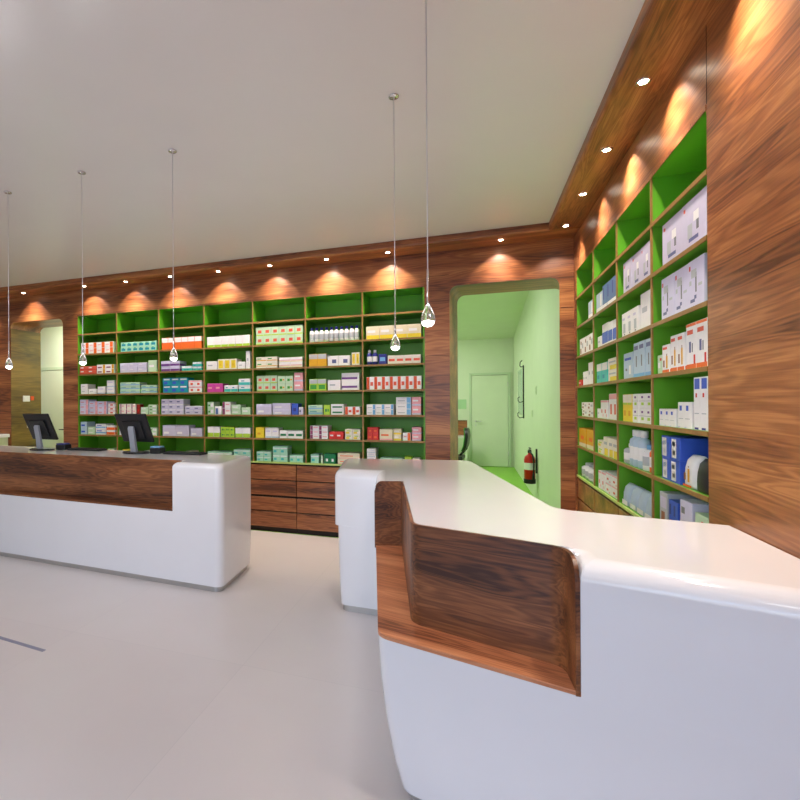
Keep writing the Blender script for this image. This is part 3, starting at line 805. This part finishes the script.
bayn = ['leftmost back bay', 'second back bay from left', 'third back bay from left', 'middle back bay', 'third back bay from right', 'second back bay from right', 'rightmost back bay']
BACK = {
 0: {1: [(.04, .93, 4, 2, .60, 'wo', 'white carton with an orange stripe')],
     2: [(.0, .46, 2, 2, .42, 'cor', 'coral red carton'), (.48, .95, 2, 2, .48, 'wpy', 'white carton with a purple mark')],
     3: [(.03, .22, 1, 2, .55, 'w', 'plain white carton in a stack of two'), (.25, .46, 1, 1, .28, 'w', 'low plain white carton'), (.5, .7, 1, 1, .40, 'w2', 'white carton with a lilac line'), (.75, .95, 1, 2, .72, 'w2', 'tall stacked white carton with a lilac line')],
     4: [(.0, .24, 1, 3, .80, 'wr', 'lilac carton with a pink side in the tallest stack'), (.26, .74, 2, 3, .70, 'wr', 'lilac carton with a pink side'), (.78, .97, 1, 3, .62, 'wp', 'white carton with a coral square')],
     5: [(.02, .20, 1, 2, .68, 'bw', 'pale blue carton'), (.22, .42, 1, 2, .42, 'pg', 'pale green carton'), (.44, .72, 1, 2, .58, 'wb', 'white carton with a blue band'), (.74, .97, 1, 2, .50, 'wo2', 'white carton over an orange band')],
     6: [(.15, .4, 1, 2, .30, 'lm', 'lime green carton'), (.45, .75, 2, 1, .20, 'w', 'low white carton'), (.78, .97, 1, 2, .36, 'pg', 'pale green carton')]},
 1: {1: [(.05, .96, 6, 2, .50, 'tg', 'mint carton with a teal square')],
     2: [(.03, .72, 3, 2, .50, 'pl', 'pale lilac carton'), (.76, .97, 1, 1, .60, 'pg', 'single pale green carton')],
     3: [(.03, .54, 2, 3, .58, 'ts', 'pale green carton with a sky blue stripe'), (.58, .97, 2, 2, .42, 'ts', 'low pale green carton with a sky blue stripe')],
     4: [(.0, .44, 3, 2, .55, 'wbr', 'ivory carton with a maroon stripe'), (.46, .54, 1, 1, .52, 'dr', 'narrow dark red carton'), (.56, .74, 1, 2, .38, 'pg', 'pale green carton in the lower stack'), (.76, .97, 1, 3, .50, 'gb', 'pale green carton with a white panel')],
     5: [(.0, .25, 1, 2, .50, 'w', 'plain white carton'), (.75, .97, 1, 2, .42, 'gb', 'pale green carton')],
     6: [(.08, .28, 1, 1, .34, 'ye', 'yellow carton'), (.6, .95, 2, 1, .3, 'w', 'plain white carton')]},
 2: {1: [(.02, .97, 6, 1, .60, 'or', 'orange carton with a white top band')],
     2: [(.0, .45, 2, 2, .52, 'lp', 'lilac carton with a purple band'), (.5, .74, 1, 1, .24, 'tl', 'low aqua carton'), (.76, .97, 2, 2, .42, 'tl', 'small aqua carton')],
     3: [(.04, .64, 3, 2, .76, 'bt', 'teal carton with a white band'), (.66, .97, 2, 2, .60, 'wp', 'white carton with a coral square')],
     4: [(.0, .54, 3, 3, .78, 'lv', 'lavender carton in the tall block'), (.58, .98, 2, 2, .42, 'lv', 'lavender carton in the low block')],
     5: [(.03, .66, 2, 1, .55, 'lvl', 'long lavender carton'), (.70, .97, 1, 1, .42, 'lvl', 'short lavender carton')],
     6: [(.03, .55, 3, 1, .26, 'wbr', 'low ivory carton with a maroon stripe'), (.58, .74, 1, 1, .36, 'crm', 'cream carton')]},
 3: {1: [(.02, .97, 6, 1, .52, 'wgb', 'white carton with a green base line')],
     2: [(.0, .24, 1, 1, .42, 'w', 'plain white carton'), (.26, .68, 3, 1, .50, 'yw', 'yellow carton'), (.70, .86, 1, 1, .34, 'w', 'small white carton'), (.88, .97, 1, 1, .84, 'w', 'tall narrow white carton')],
     3: [(.02, .37, 2, 1, .42, 'mg', 'magenta carton'), (.40, .70, 2, 1, .32, 'wt', 'low white and aqua carton'), (.72, .97, 1, 2, .62, 'wt', 'stacked white and aqua carton')],
     4: [(.02, .17, 1, 2, .62, 'gb', 'pale green carton with a white panel'), (.19, .34, 1, 1, .40, 'ws', 'white carton with a blue panel'), (.36, .54, 1, 2, .62, 'wm', 'white carton with a maroon side'), (.56, .76, 1, 2, .48, 'pg', 'pale green carton in the middle stack'), (.78, .97, 1, 1, .34, 'pg', 'low pale green carton')],
     5: [(.02, .30, 2, 1, .50, 'gw', 'white carton with a lime base'), (.32, .62, 3, 2, .50, 'lm', 'lime carton with green squares'), (.64, .97, 2, 1, .46, 'gw', 'white carton with a thick lime base')],
     6: [(.02, .56, 3, 1, .38, 'mi', 'low mint carton'), (.60, .97, 2, 2, .52, 'mi', 'stacked mint carton')]},
 4: {1: [(.02, .98, 6, 2, .84, 'gr', 'pale green carton with a coral spot')],
     2: [(.02, .46, 2, 2, .52, 'wy', 'ivory carton with an amber stripe'), (.50, .97, 2, 2, .46, 'wys', 'white carton with a pink stripe')],
     3: [(.03, .46, 3, 2, .74, 'gr', 'pale green carton with a coral spot'), (.47, .78, 2, 2, .70, 'gy', 'pale green carton with a green spot'), (.80, .98, 1, 2, .84, 'pi', 'pink carton')],
     4: [(.02, .34, 1, 1, .50, 'lvl', 'wide lavender carton'), (.36, .73, 1, 2, .54, 'lvl', 'stacked lavender carton'), (.75, .88, 1, 1, .52, 'bl', 'blue carton'), (.89, .98, 1, 1, .35, 'lv', 'narrow lavender carton')],
     5: [(.0, .18, 1, 1, .50, 'ye', 'bright yellow carton'), (.2, .48, 2, 1, .48, 'w2', 'white carton with a lilac line'), (.5, .97, 3, 1, .36, 'wgt', 'white carton with a dark green band')],
     6: [(.02, .32, 2, 2, .46, 'mi', 'low mint carton'), (.36, .66, 2, 2, .72, 'mi', 'mint carton in the tallest stack'), (.70, .97, 2, 1, .34, 'mi', 'single layer mint carton')]},
 5: {1: [(.02, .97, 10, 1, .66, 'white/navy', 'small white bottle with a blue cap', 'bottle')],
     2: [(.02, .36, 2, 1, .56, 'ag', 'amber carton with a grey top'), (.38, .80, 2, 1, .44, 'wd', 'white carton with a slate mark'), (.83, .98, 2, 1, .56, 'yw', 'small yellow carton')],
     3: [(.02, .35, 2, 1, .52, 'gg', 'green carton with a grey top'), (.38, .62, 1, 1, .46, 'w', 'plain white carton'), (.64, .97, 1, 2, .76, 'wpu', 'white carton with a purple stripe')],
     4: [(.0, .28, 1, 2, .44, 'ts', 'pale green carton with a sky blue stripe'), (.30, .42, 1, 1, .44, 'lm', 'lime carton'), (.44, .68, 1, 2, .48, 'wgt', 'white carton with a dark green band'), (.70, .98, 2, 1, .36, 'oww', 'white carton with an orange side')],
     5: [(.03, .38, 2, 3, .60, 'wm', 'white carton with a maroon side'), (.40, .67, 2, 1, .34, 'rd', 'red carton'), (.70, .98, 2, 2, .46, 'yb', 'ivory carton with a yellow square')],
     6: [(.04, .20, 1, 1, .40, 'mi', 'mint carton'), (.24, .28, 1, 1, .36, 'pg', 'narrow pale green carton'), (.30, .52, 2, 1, .44, 'gn', 'dark green carton'), (.56, .97, 1, 2, .50, 'crm', 'cream carton')]},
 6: {1: [(.02, .98, 4, 1, .56, 'cy', 'cream and yellow carton')],
     2: [(.02, .22, 2, 1, .64, 'navy/white', 'navy blue bottle', 'bottle'), (.24, .38, 1, 1, .44, 'nb', 'navy blue carton'), (.40, .97, 4, 1, .36, 'po', 'ivory carton with a coral band')],
     3: [(.02, .98, 7, 1, .56, 'oww', 'white carton with an orange side')],
     4: [(.02, .50, 3, 2, .46, 'wbb', 'white carton with a sky blue side'), (.54, .80, 1, 3, .76, 'wbb', 'white carton with a sky blue side in the tall stack'), (.81, .97, 1, 2, .76, 'pi', 'pink carton')],
     5: [(.03, .23, 2, 2, .56, 'rdo', 'red carton with an orange mark'), (.25, .48, 1, 1, .48, 'crm', 'cream carton'), (.49, .63, 1, 2, .50, 'cy', 'cream and yellow carton'), (.65, .79, 1, 1, .34, 'wo', 'white carton with an orange stripe'), (.81, .97, 1, 2, .58, 'pi', 'pink carton')],
     6: [(.02, .18, 1, 4, .72, 'w2', 'white carton with a lilac line'), (.26, .66, 2, 1, .34, 'mi', 'low mint carton'), (.68, .80, 1, 1, .42, 'lm', 'lime carton'), (.82, .95, 1, 1, .36, 'wy', 'ivory carton with an amber stripe')]},
}
for bay, rr in BACK.items():
    for row, cls in rr.items():
        fill((BX[0], YB, 0), 0, bw/7, bay, row, bayn[bay], '', cls)
bayr = ['farthest right wall bay', 'second farthest right wall bay', 'second nearest right wall bay', 'nearest right wall bay']
RIGHT = {
 3: {1: [(.16, .98, 2, 1, .88, 'crt2', 'large lavender carton with a grey device picture')],
     2: [(.14, .94, 3, 1, .86, 'crt', 'large white carton with a device picture')],
     3: [(.03, .14, 1, 1, .40, 'pgp', 'small green and white carton'), (.15, .31, 1, 1, .58, 'ob', 'lowest white and orange carton with bottle picture'), (.32, .60, 2, 1, .72, 'ob', 'middle height white and orange carton'), (.62, .98, 2, 1, .84, 'obb', 'tall white carton with orange ends')],
     4: [(.05, .42, 3, 1, .36, 'wbk', 'low white carton with a blue mark'), (.45, .72, 2, 1, .50, 'wbk', 'middle height white carton with a blue mark'), (.75, .98, 2, 1, .94, 'wbt', 'tall white carton with a blue head')],
     5: [(.12, .50, 2, 2, .90, 'bpk', 'blue pack with a white panel'), (.53, .72, 1, 1, .60, 'ob', 'white pouch with an orange base', 'bag'), (.74, .97, 1, 1, .58, 'dbk', 'black pouch', 'bag')],
     6: [(.05, .22, 1, 1, .80, 'mgz', 'grey patterned pack'), (.26, .46, 2, 1, .72, 'bpx', 'bright blue pack'), (.50, .72, 1, 1, .84, 'wyq', 'lilac pack with a yellow square'), (.76, .97, 1, 1, .72, 'pgp', 'pale green pack')]},
 2: {1: [(.14, .98, 3, 1, .82, 'crt2', 'lavender carton with a grey device picture')],
     2: [(.08, .62, 3, 1, .62, 'wdt', 'white carton with a pale grey print'), (.66, .97, 1, 1, .84, 'w', 'larger plain white carton')],
     3: [(.12, .42, 1, 1, .66, 'pbk', 'pale blue pack, lowest'), (.44, .97, 3, 1, .84, 'pbk2', 'tall pale blue pack')],
     4: [(.08, .40, 2, 1, .70, 'yg', 'yellow pack with a lime line'), (.42, .98, 3, 2, .70, 'wl', 'white carton with a lime square')],
     5: [(.04, .24, 1, 1, .52, 'pgrey/white', 'short pale grey bottle', 'bottle'), (.26, .62, 3, 1, .90, 'paleblue/white', 'tall pale blue bottle', 'bottle'), (.64, .80, 1, 1, .60, 'white/sky', 'white bottle with a blue cap', 'bottle'), (.82, .97, 1, 1, .66, 'orange/blue', 'orange bottle with a blue cap', 'bottle')],
     6: [(.04, .97, 4, 1, .56, 'ltb', 'soft pale blue pouch', 'bag')]},
 1: {1: [(.02, .34, 1, 1, .62, 'ltb', 'pale blue and white carton'), (.36, .97, 3, 1, .72, 'stl', 'steel blue carton')],
     2: [(.08, .28, 1, 1, .36, 'w', 'small plain white carton'), (.30, .58, 1, 1, .66, 'blb', 'taller white carton with a blue band'), (.60, .97, 2, 1, .62, 'blb', 'white carton with a blue band')],
     3: [(.04, .55, 2, 1, .60, 'tlb', 'aqua and white carton'), (.57, .97, 1, 2, .66, 'ywb', 'ivory and yellow carton')],
     4: [(.04, .20, 1, 1, .30, 'w', 'small plain white carton'), (.22, .56, 2, 1, .56, 'wpk', 'white carton with a coral square'), (.60, .97, 2, 1, .74, 'wp', 'taller white carton with a pink head')],
     5: [(.08, .34, 1, 2, .42, 'yb', 'low ivory and yellow carton'), (.36, .97, 3, 1, .56, 'ywb', 'ivory carton with a yellow base')],
     6: [(.10, .40, 2, 1, .56, 'wpk', 'white carton with a pink head'), (.44, .97, 2, 2, .62, 'wpk', 'stacked white carton with a pink head')]},
 0: {1: [(.65, .95, 1, 1, .60, 'ltb', 'pale blue and white carton')],
     2: [(.10, .97, 3, 1, .60, 'flr', 'white carton with a brown pattern')],
     3: [(.02, .26, 1, 1, .22, 'rd', 'low red carton'), (.30, .60, 2, 1, .48, 'w', 'white carton, lower'), (.64, .97, 2, 1, .74, 'w', 'white carton, taller')],
     4: [(.20, .97, 2, 2, .50, 'flr', 'small white carton with a brown pattern')],
     5: [(.02, .97, 2, 1, .66, 'yo', 'amber pack')],
     6: [(.06, .97, 4, 1, .50, 'white/pgrey', 'small white bottle', 'bottle')]},
}
for bay, rr in RIGHT.items():
    for row, cls in rr.items():
        fill((XR, RY[0], 0), -PI/2, rw/4, bay, row, bayr[bay], '', cls, big=True)
print('COUNTS', _count)

# ------------------------------------------------------------------ pendants
def pendant_parts(root, drop):
    zb = drop-ZC
    c = MB(); c.lathe([(.026, 0), (.027, -.004), (.024, -.008), (.006, -.010)], None, 20); c.build('ceiling_canopy', chrome, root)
    w = MB(); w.tube((0, 0, -.009), (0, 0, zb+.17), .0021); w.build('cable', steel, root)
    w = MB(); w.lathe([(.004, zb+.172), (.0045, zb+.052), (.007, zb+.040)], None, 12); w.build('stem', chrome, root)
    g = MB()
    prof = [(.0072, .050), (.010, .038), (.015, .026), (.021, .012), (.025, -.002), (.025, -.012), (.021, -.023), (.013, -.030), (.0, -.033)]
    g.lathe([(r, zb+z) for r, z in prof], None, 24); g.build('glass_drop', glass_m, root)
    l = MB(); l.lathe([(.0, -.028), (.012, -.025), (.018, -.018), (.018, -.012), (.0, -.010)][::1] and [(.001, zb-.028), (.009, zb-.026), (.0155, zb-.018), (.0155, zb-.012), (.001, zb-.008)], None, 18)
    l.build('bulb', pend_led, root)
    L = bpy.data.lights.new('pendant_light', 'POINT'); L.energy = 7.0; L.color = (1, .95, .98); L.shadow_soft_size = .03
    lo = bpy.data.objects.new('pendant_light', L); lo.location = (0, 0, zb-.05); link(lo, root)
pn = [(-3.222, 2.627, 'glass drop pendant lamp on a long cable, leftmost of the five'),
      (-2.480, 2.576, 'glass drop pendant lamp on a long cable, second from the left'),
      (-1.742, 2.553, 'glass drop pendant lamp on a long cable, middle of the five'),
      (-.365, 2.493, 'glass drop pendant lamp hanging in front of the rightmost back shelf bay'),
      (-.142, 1.76, 'largest looking glass drop pendant lamp, nearest the viewer')]
for x, y, lab in pn:
    t = empty('pendant_lamp', (x, y, ZC)); tag(t, lab, 'lamp'); pendant_parts(t, 1.752)

# ------------------------------------------------------------------ monitors on the left counter
def monitor(x, y, rz, label):
    t = empty('computer_monitor', (x, y, H), rz); tag(t, label, 'monitor')
    b = MB()
    n = 28
    b.rings([[(.145*math.cos(2*PI*i/n), .10*math.sin(2*PI*i/n)+.01, z) for i in range(n)] for z in (.0005, .010)] + [[(.135*math.cos(2*PI*i/n), .09*math.sin(2*PI*i/n)+.01, .015) for i in range(n)]], black_m)
    b.build('base', black_m, t)
    s = MB()
    # flat tapered upright leaning back a little
    def ring(z, y, w, d): return [(-w, y-d, z), (w, y-d, z), (w, y+d, z), (-w, y+d, z)]
    s.rings([ring(.012, -.015, .034, .014), ring(.12, -.030, .031, .012), ring(.235, -.052, .034, .010), ring(.255, -.050, .030, .006)], silver_m)
    s.build('upright', silver_m, t)
    p = MB()
    p.box(-.165, .165, -.0, .022, -.13, .13, black_m, bevel=.006)
    p.box(-.10, .10, -.014, .0, -.09, .07, black_m, bevel=.004)
    M = Matrix.Translation((0.0, -.020, .235)) @ Matrix.Rotation(math.radians(24), 4, 'X') @ Matrix.Diagonal((1.15, 1, 1.12, 1))
    bmesh.ops.transform(p.bm, matrix=M, verts=p.bm.verts)
    scr = p.build('display', black_m, t)
    q = MB(); q.quad([(-.152, .0225, -.112), (.152, .0225, -.112), (.152, .0225, .115), (-.152, .0225, .115)])
    bmesh.ops.transform(q.bm, matrix=M, verts=q.bm.verts)
    q.build('screen', screen_m, scr)
    return t
m1 = monitor(-2.99, 3.75, math.radians(-6), 'black computer monitor with a silver upright, the right one on the left counter')
m2 = monitor(-4.16, 3.755, math.radians(-6), 'black computer monitor with a silver upright, the left one on the left counter')
def keyboard(x, y, rz, label):
    b = MB(); b.box(-.20, .20, -.06, .06, .0005, .018, black_m, bevel=.005)
    for r in range(4):
        for c in range(13): b.box(-.188+c*.029, -.163+c*.029, -.048+r*.025, -.027+r*.025, .018, .022, dark_rubber)
    o = b.build('keyboard', None, None, (x, y, H)); o.rotation_euler = (0, 0, rz); tag(o, label, 'keyboard')
keyboard(-2.48, 3.80, .0, 'black keyboard lying right of the right monitor')
keyboard(-3.66, 3.85, .0, 'black keyboard lying right of the left monitor')
def receipt_printer(x, y, rz, label, c):
    t = empty('receipt_printer', (x, y, H), rz); tag(t, label, 'printer')
    b = MB(); b.box(-.055, .055, -.05, .05, .0005, .055, bevel=.006); b.build('housing', black_m, t)
    b = MB(); b.box(-.052, .052, -.045, .03, .0555, .068, bevel=.004); b.build('lid', P(c), t)
receipt_printer(-2.775, 3.80, .1, 'small black device with a blue lid beside the right monitor', 'sky')
receipt_printer(-3.945, 3.83, .1, 'small black device with a dark blue lid beside the left monitor', 'navy')

# ------------------------------------------------------------------ things beyond the doors
# low white cabinet at the far left
t = empty('side_cabinet', (-6.75, 4.78, 0)); tag(t, 'pale side cabinet with a white top at the far left against the wood wall', 'cabinet')
b = MB(); b.box(-.62, .62, -.20, .20, 0, 1.00, bevel=.004); b.build('cabinet_body', mat_plain('pale_green_laminate', srgb(206, 214, 180), .4), t)
b = MB(); b.box(-.65, .65, -.21, .205, 1.001, 1.05, bevel=.008); b.build('worktop', white_gloss, t)
# switch plates on the left door reveal
def plate(x, y, z, face, w, h, name, label, c, d=.012):
    b = MB()
    if face == 'x': b.box(0, d, -w/2, w/2, -h/2, h/2, bevel=.002); b.box(d, d+.004, -w*.36, w*.36, -h*.36, h*.36, bevel=.001)
    if face == '-x': b.box(-d, 0, -w/2, w/2, -h/2, h/2, bevel=.002); b.box(-d-.004, -d, -w*.36, w*.36, -h*.36, h*.36, bevel=.001)
    o = b.build(name, c, None, (x, y, z)); tag(o, label, 'switch' if 'switch' in name else 'box')
plate(-6.0935, 5.24, 1.545, 'x', .11, .085, 'light_switch', 'white switch plate on the wooden reveal of the far left doorway', P('white'))
plate(-6.0935, 5.34, 1.55, 'x', .05, .06, 'call_button', 'small orange button beside the white switch plate in the far left doorway', P('dorange'))
plate(-6.0935, 5.30, 1.20, 'x', .10, .16, 'wall_box', 'small cream box low on the wooden reveal of the far left doorway', P('cream'))
plate(XR-.0005, 7.75, 1.62, '-x', .08, .12, 'light_switch', 'pale switch plate on the corridor wall above the fire extinguisher, upper one', corr_wall)
plate(XR-.0005, 8.25, 1.27, '-x', .10, .10, 'light_switch', 'pale switch plate on the corridor wall above the fire extinguisher, lower one', corr_wall)
# fire extinguisher on the corridor wall
t = empty('fire_extinguisher', (XR-.10, 7.70, .27)); tag(t, 'red fire extinguisher with black base hanging on the green corridor wall', 'fire extinguisher')
b = MB(); b.lathe([(.060, .05), (.075, .065), (.075, .34), (.066, .385), (.040, .41), (.025, .42), (.025, .44)], None, 22); b.build('cylinder', red_m, t)
b = MB(); b.lathe([(.077, 0), (.080, .01), (.080, .06), (.077, .065)], None, 22); b.build('base_ring', dark_rubber, t)
b = MB(); b.lathe([(.0755, .20), (.0757, .30)], None, 22, caps=False); b.build('label_band', P('white'), t)
b = MB(); b.lathe([(.022, .44), (.026, .445), (.026, .475), (.015, .485)], None, 14); b.box(-.012, .012, -.10, .03, .485, .497); b.box(-.012, .012, -.09, .03, .51, .52); b.build('valve', black_m, t)
b = MB(); b.path([(0, -.03, .46), (.03, -.09, .42), (.045, -.10, .30), (.04, -.10, .14)], .010); b.tube((.04, -.10, .16), (.038, -.10, .07), .014, None, 10, .019); b.build('hose', black_m, t)
b = MB(); b.box(.080, .1, -.03, .03, .15, .50); b.build('wall_bracket', black_m, t)
# coat rail on the corridor wall
t = empty('coat_rail', (XR-.002, 9.45, 1.16)); tag(t, 'thin dark vertical rail with hooks on the corridor wall', 'coat rail')
b = MB(); b.box(-.02, -.0, -.012, .012, 0, .95); b.build('rail', black_m, t)
for z, l in ((.02, .42), (.30, .34), (.93, -.30)):
    b = MB(); s = 1 if l > 0 else -1
    b.path([(-.02, 0, z), (-.06, .08*s, z-.015), (-.08, abs(l)*.55*s, z+.005), (-.08, abs(l)*s*.75, z+.06), (-.05, abs(l)*s*.8, z+.09)], .008); b.build('hook', black_m, t)
# mirror like glass panel beside the rail
b = MB(); b.box(-.012, -.001, -.36, .36, 0, .85, bevel=.002)
o = b.build('glass_panel', mat_plain('pale_blue_glass', srgb(198, 224, 216), .1, coat=.5), None, (XR-.001, 10.15, 1.22)); tag(o, 'pale glassy wall panel left of the vertical rail in the corridor', 'panel')
# desk, cabinet and chair at the corridor's left
t = empty('desk', (-.55, 10.9, 0)); tag(t, 'small white desk with a wooden back board at the corridor end', 'desk')
b = MB(); b.box(-.5, .47, -.3, .3, .70, .735, bevel=.003); b.build('tabletop', white_gloss, t)
b = MB(); b.box(-.5, -.46, -.28, .28, 0, .699); b.build('side_panel', white_gloss, t)
b = MB(); b.box(.43, .47, -.28, .28, 0, .699); b.build('side_panel', white_gloss, t)
b = MB(); b.box(-.5, .47, .25, .29, .736, 1.06); b.build('back_board', wood_x, t)
t = empty('office_chair', (-.34, 9.0, 0), math.radians(-96)); tag(t, 'black and green office chair just inside the corridor, beside the doorway', 'chair')
b = MB(); b.box(-.22, .22, -.22, .22, .44, .51, bevel=.025); b.build('seat', black_m, t)
b = MB()
rs = []
for z, y, w in ((.60, .20, .17), (.70, .24, .20), (.85, .26, .20), (.97, .25, .17), (1.0, .245, .12)):
    rs.append([(-w, y, z), (w, y, z), (w, y+.05, z), (-w, y+.05, z)])
b.rings(rs); b.build('backrest', black_m, t, smooth_angle=50)
b = MB()
rs = [[(x, y+.0-.012, z) for x, y, z in r[:2]] + [(x, y-.001, z) for x, y, z in r[:2]][::-1] for r in rs]
b.rings(rs); b.build('backrest_cushion', P('green'), t)
b = MB(); b.tube((0, .1, .45), (0, .27, .65), .02); b.tube((0, 0, .10), (0, 0, .44), .028); b.build('support_column', dark_rubber, t)
for k in range(5):
    a = 2*PI*k/5
    b = MB(); b.tube((0, 0, .12), (.27*math.cos(a), .27*math.sin(a), .075), .02, None, 8, .013)
    b.lathe([(.012, 0), (.028, .01), (.028, .045), (.012, .055)], None, 12, (.27*math.cos(a), .27*math.sin(a), 0.0)); b.tube((.27*math.cos(a), .27*math.sin(a), .05), (.27*math.cos(a), .27*math.sin(a), .08), .010)
    b.build('caster_leg', black_m, t)
b = MB()
b.box(-.16, .16, -.004, .0, 0, .22)
o = b.build('notice', mat_plain('notice_paper', srgb(176, 214, 170), .6), None, (-.26, YE, 1.30)); tag(o, 'small pale notice on the end wall left of the corridor door', 'notice')

# ------------------------------------------------------------------ unseen lamps added to light the shop and the rooms behind
def unseen_ceiling_lamp(x, y, z, e, colr, label, size=.5, shape='SQUARE', grp=None):
    t = empty('unseen_ceiling_lamp', (x, y, z)); tag(t, label, 'lamp', grp)
    b = MB(); b.box(-size/2-.02, size/2+.02, -size/2-.02, size/2+.02, -.03, -.0, bevel=.003); b.build('housing', silver_m, t)
    b = MB(); b.box(-size/2, size/2, -size/2, size/2, -.036, -.0305); b.build('diffuser', unseen_lamp_m, t)
    l = bpy.data.lights.new('unseen_lamp_light', 'AREA'); l.energy = e; l.color = colr; l.size = size*.95
    o = bpy.data.objects.new('unseen_lamp_light', l); o.location = (0, 0, -.04); link(o, t)
FILL_LAMPS = [(-1.6, 1.1, 46), (-3.6, 1.1, 46), (-5.6, 1.1, 46), (.1, -.9, 30), (-2.6, -.9, 36), (-5.0, -.9, 36), (-1.6, -2.6, 20), (-4.2, -2.6, 20), (-7.2, .2, 30)]
for x, y, e in FILL_LAMPS:
    unseen_ceiling_lamp(x, y, ZC, e*.10, (.9, .95, 1), 'unseen square ceiling lamp added to fill the shop with light', .4, grp='unseen lamps added on the shop ceiling')
unseen_ceiling_lamp(-1.3, 9.9, 3.075, 40, (.98, 1, .90), 'unseen square lamp added deep in the green corridor', .5)
unseen_ceiling_lamp(-.9, 7.2, 3.405, 32, (.93, 1, .86), 'unseen square lamp added in the green corridor', .5)
unseen_ceiling_lamp(-6.1, 6.1, 3.0, 46, (.93, 1, .86), 'unseen square ceiling lamp in the green storage room', .4)

# ------------------------------------------------------------------ world and window portals
w = bpy.data.worlds.new('World'); scene.world = w; w.use_nodes = True
bg = w.node_tree.nodes['Background']
sky = w.node_tree.nodes.new('ShaderNodeTexSky')
sky.sky_type = 'HOSEK_WILKIE' if False else 'NISHITA'
sky.sun_disc = False; sky.sun_elevation = math.radians(25); sky.sun_rotation = math.radians(20); sky.air_density = 1.0
mixb = w.node_tree.nodes.new('ShaderNodeMix'); mixb.data_type = 'RGBA'; mixb.inputs[0].default_value = .8
mixb.inputs[7].default_value = (.40, .52, 1.0, 1)
w.node_tree.links.new(sky.outputs[0], mixb.inputs[6]); w.node_tree.links.new(mixb.outputs[2], bg.inputs['Color'])
bg.inputs['Strength'].default_value = 2.7
for i in range(3):
    l = bpy.data.lights.new('window_portal', 'AREA'); l.shape = 'RECTANGLE'; l.size = WX[i+1]-WX[i]-.12; l.size_y = 2.6
    l.cycles.is_portal = True
    o = bpy.data.objects.new('window_portal', l); o.location = ((WX[i]+WX[i+1])/2, YF-.16, 1.45); o.rotation_euler = (PI/2, 0, 0)
    link(o)
b = MB(); b.box(-30, 20, -40, YF-.2, -.14, -.10); struct('ground', b, mat_plain('pavement', srgb(150, 150, 150), .8, noise=.05, nscale=1))

# ------------------------------------------------------------------ camera
cam = bpy.data.cameras.new('Camera'); co = bpy.data.objects.new('Camera', cam); C.objects.link(co)
psi, rho = math.radians(19.6), math.radians(.35)
f = Vector((-math.sin(psi), math.cos(psi), 0)); r0 = Vector((math.cos(psi), math.sin(psi), 0)); z0 = Vector((0, 0, 1))
r = r0*math.cos(rho)-z0*math.sin(rho); uu = z0*math.cos(rho)+r0*math.sin(rho)
co.matrix_world = Matrix(((r.x, uu.x, -f.x, 0), (r.y, uu.y, -f.y, 0), (r.z, uu.z, -f.z, EYE), (0, 0, 0, 1)))
cam.sensor_fit = 'HORIZONTAL'; cam.sensor_width = 36; cam.lens = 36*480/800
cam.shift_x = 100/800; cam.shift_y = 3.5/800
cam.clip_start = .02
scene.camera = co
vs = scene.view_settings
vs.view_transform = 'Standard'; vs.look = 'None'; vs.gamma = 1; vs.use_curve_mapping = False
vs.exposure = 0.14
scene.cycles.use_denoising = True
scene.cycles.max_bounces = 8
scene.cycles.sample_clamp_indirect = 4.0
scene.cycles.caustics_reflective = False; scene.cycles.caustics_refractive = False
